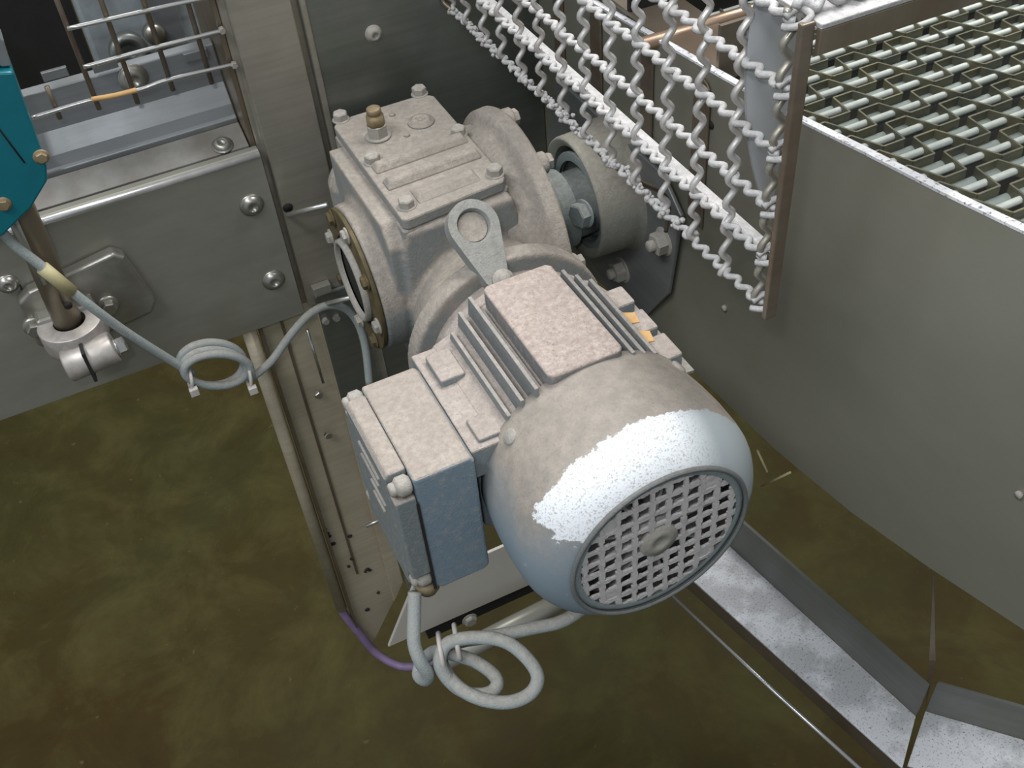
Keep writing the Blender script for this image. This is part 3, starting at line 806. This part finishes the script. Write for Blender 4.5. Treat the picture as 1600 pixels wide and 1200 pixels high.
for k in range(NY):
    y = Y0 + PW * k
    b = crimp(Vector((XG, y, Z0 - 3)), Vector((XG, y, 286)), k * PI + PI / 2, 2.5, PW / 2, 1.9, Vector((1, 0, 0)), Vector((0, 1, 0)))
    b.build('vertical_wire', 'zinc' if k else 'post', gd)
# frame: right edge bar, bottom hem, shelf angle behind, far hook
B().box(XG - 1.5, XG + 5.5, Y0 - 9.5, Y0 - 6, Z0 - 6, 282).build('edge_bar', 'bar', gd, .8)
B().prism([(Y0 + 3, 149), (Y0 + 10, 149.5), (431, 149.5), (431, 153), (Y0 + 10, 153), (Y0 + 3, 152.5)], 'x', XG + 5, XG + 12.5).build('shelf_bar', 'mesh', gd, .5)
for i, z in enumerate(zrows):
    q = Vector((XG, Y0 - 3, z))
    B().tube(smooth_path([q + Vector((-4, 3, -3)), q + Vector((0, -3, -1)), q + Vector((5, -3, 2)), q + Vector((3, 2, 4)), q + Vector((-4, 2, 2))]), 1.7, 8).build('wire_wrap', 'mesh', gd)
# hem lumps: short wraps along the bottom
hem = B()
for k in range(140):
    y = Y0 + 60 + k * 2.6 + rg.random() * 1.5
    if y > yend: break
    r_ = .9 + rg.random() * 1.3
    hem.lathe([(0, r_ * .4), (r_ * .6, r_), (r_ * 1.5, r_ * .5)], (XG + rg.uniform(-3, 3), y, Z0 + rg.uniform(-2, 2)), (rg.uniform(-1, 1), rg.uniform(-1, 1), 1), 6)
o = hem.build('hem_dirt', 'mesh', gd); o['kind'] = 'stuff'
B().tube(smooth_path([(XG, 205, 126), (XG + 10, 200, 112), (XG + 26, 195, 96), (XG + 60, 210, 60), (135, 214, 28)]), 1.6, 8).build('tie_wire', 'bar', gd)
B().tube(smooth_path([(XG, yend - 4, 127), (XG - 4, yend + 4, 132), (XG, yend + 2, 138), (XG + 3, yend - 4, 136)]), 1.8, 8).build('end_hook', 'bar', gd)
# folded top: wires running on to the right over the frame bar
for k in range(4):
    y = Y0 + PW * k - 2
    crimp(Vector((XG, y, 286)), Vector((330, y, 286)), k * PI, 2.3, PW / 3 * 1.2, 2.2, Vector((0, .6, .8)), Vector((0, 0, 0))).build('top_wire', 'mesh', gd)
for k in range(1, 9):
    x = XG + PW * k
    crimp(Vector((x, Y0 - 5, 286)), Vector((x, 130, 286)), k * PI, 2.0, PW / 3, 2.1, Vector((0, 0, 1)), Vector((0, 0, 0))).build('top_wire', 'mesh', gd)
B().box(XG + 6, 480, 16, 46, 279, 281.5).build('top_flange', 'mesh', gd, .5)
B().box(XG + 6, 480, 16, 19, 267.5, 279).build('front_bar', 'brown', gd, .5)
# curved end sheet just behind the right edge
b = B(); NR = 14; NC = 7; grid = []
for i in range(NR + 1):
    py = -40 + 385 * i / NR
    t_ = i / NR
    xl = (1202, 1190, 1178, 1171, 1168, 1167, 1166, 1166, 1167, 1169, 1172, 1177, 1184, 1192, 1204)[i]
    xr = 1262 - 58 * t_
    row = []
    for k in range(NC + 1):
        u_ = k / NC
        p = U(xl + (xr - xl) * u_, py, 'y', 60 - 12 * math.sin(PI * t_) * (.4 + .6 * u_) + 10 * u_ * u_)
        row.append(p)
    grid.append(row)
for lay_, dy in ((0, 0), (1, 1.6)):
    vs_ = [p + Vector((0, dy, 0)) for row in grid for p in row]
    b.add(vs_, [(i * (NC + 1) + k, i * (NC + 1) + k + 1, (i + 1) * (NC + 1) + k + 1, (i + 1) * (NC + 1) + k) for i in range(NR) for k in range(NC)], True)
b.build('end_sheet', 'sheet', gd)

# copper tube and brown plate above the belt, inside
ct = B().tube([U(1015, 66, 'y', 258) + Vector((-8, 0, 0)), U(1186, 13, 'y', 258), U(1186, 13, 'y', 258) + Vector((200, 0, 0))], 4.8, 16)
tag(ct.build('copper_tube', 'copper'), 'thin copper coloured tube crossing above the belt behind the mesh', 'tube')
bp = B().box(154.6, 196, 192, 195, 149, U(1150, 34, 'y', 192).z)
bp.box(154.6, 196, 195.2, 420, 149, 152)
tag(bp.build('bracket_plate', 'bar'), 'dark brown stained bracket plate under the copper tube', 'bar')
ib = B().box(155, 480, 300, 304, 130, 330)
tag(ib.build('inner_hood', 'dark'), 'dark inner hood plate above the far belt, behind the mesh top', 'panel')

# ================================================================== CABLES
def px_path(rows, sub=8):
    return smooth_path([D(*r) for r in rows], sub)
c1 = thing('sensor_cable', 'grey sensor cable coiled and tied beside the post, running left to the rod', 'cable', (-180, 385, -110))
pl = [U(x, y, 'y', yy) for x, y, yy in ((-30, 318, 372), (15, 376, 370), (60, 412, 368), (100, 446, 366), (150, 485, 366), (200, 521, 372), (262, 560, 380), (300, 583, 384))]
coil = []
for k in range(0, 60):
    a = -2.25 + 2 * PI * k / 22.0
    turn = k / 22.0
    cxp = 336 - 5 * math.sin(turn * 2.1); cyp = 565 + 6.5 * turn
    rx = 50 + 4 * math.cos(turn * 2.6); ry = 29 + 3.2 * math.sin(turn * 2.2 + .5)
    coil.append(U(cxp - rx * math.sin(a + 2.25 + .78), cyp + ry * math.cos(a + 2.25 + .78), 'y', 386 - 3.4 * turn + 2 * math.sin(a)))
pr = [U(x, y, 'y', yy) for x, y, yy in ((396, 588, 382), (425, 563, 388), (455, 522, 395), (485, 490, 400), (515, 477, 405), (542, 484, 408), (560, 507, 408), (571, 545, 404), (577, 600, 395))]
mid = [p for p in coil[::2]]
B().tube(smooth_path(pl + mid[1:] + pr, 6), 3.5, 12).build('lead', 'cable', c1)
o = B().tube([U(66, 418, 'y', 367.5), U(88, 436, 'y', 366.5), U(112, 456, 'y', 366)], 4.9, 14).build('marker_sleeve', 'yellow', c1)
tag(o, 'yellowish marker sleeve')
for (px, py) in ((296, 590), (388, 588)):
    q = U(px, py, 'y', 380)
    ring = [q + Vector((2.2 * math.sin(a), 8.5 * math.cos(a), 9 * math.sin(a))) for a in [2 * PI * i / 16 for i in range(17)]]
    B().tube(ring, 1.5, 8).box(q.x - 4, q.x + 3, q.y - 12, q.y - 7, q.z - 11, q.z - 4).build('cable_tie', 'tie', c1, .4)

c2 = thing('power_cable', 'thick grey power cable looped and tied below the terminal box', 'cable', (-110, 60, -120))
path = [(648, 925, 655), (647, 967, 656), (647, 1005, 657), (657, 1034, 660), (669, 1053, 668), (664, 1062, 680), (654, 1054, 690), (660, 1034, 690), (680, 1018, 680),
        (707, 1022, 676), (741, 1033, 676), (769, 1052, 674), (777, 1068, 670), (766, 1082, 668), (741, 1085, 668), (715, 1075, 668), (694, 1053, 666), (687, 1030, 664),
        (700, 1005, 664), (741, 996, 662), (788, 1002, 660), (822, 1027, 658), (840, 1057, 656), (829, 1083, 656), (797, 1097, 656), (757, 1094, 658), (722, 1078, 662),
        (698, 1052, 672), (690, 1026, 680), (712, 1005, 684), (758, 996, 686), (797, 989, 690), (835, 981, 695), (872, 973, 700), (900, 958, 708), (940, 925, 722)]
B().tube(px_path(path, 7), 4.3, 14).build('lead', 'cable', c2)
q = D(689, 1016, 670)
for dx in (0, 14):
    qq = q + Vector((dx * .8, 0, dx * .1))
    ring = [qq + Vector((3 * math.cos(a), 10.5 * math.cos(a), 10.5 * math.sin(a))) for a in [2 * PI * i / 16 for i in range(17)]]
    B().tube(ring, 1.6, 8).build('cable_tie', 'tie', c2)

# torque bracket rods from the post to the gearbox flange
for (p, q, nm, la) in (((450, 336), (512, 320), 'stay_wire', 'bright wire stay from the post hole to the top of the gearbox flange'), ((498, 478), (560, 462), 'stay_wire', 'bright wire stay from the post to the lower gearbox flange')):
    yy = 400
    o = B().tube([U(*p, 'y', 424), U(*p, 'y', 412), U(*q, 'y', 372)], 2.2, 10).build(nm, 'bright')
    tag(o, la, 'rod', 'wire stays between post and gearbox')

# wood splinters / straw bits lying on the beam by the fan cover
for (a_, b_, la) in (((1183, 703), (1199, 738), 'pale splinter right of the fan cover, steeply tilted'), ((1190, 760), (1235, 738), 'pale splinter low beside the fan cover, nearly level')):
    o = B().tube([U(*a_, 'x', 146), U(*b_, 'x', 146.5)], .9, 6).build('splinter', 'yellow')
    tag(o, la, 'splinter', 'splinters by the fan cover')

# clean helper property
for o in bpy.data.objects:
    if '_o' in o: del o['_o']
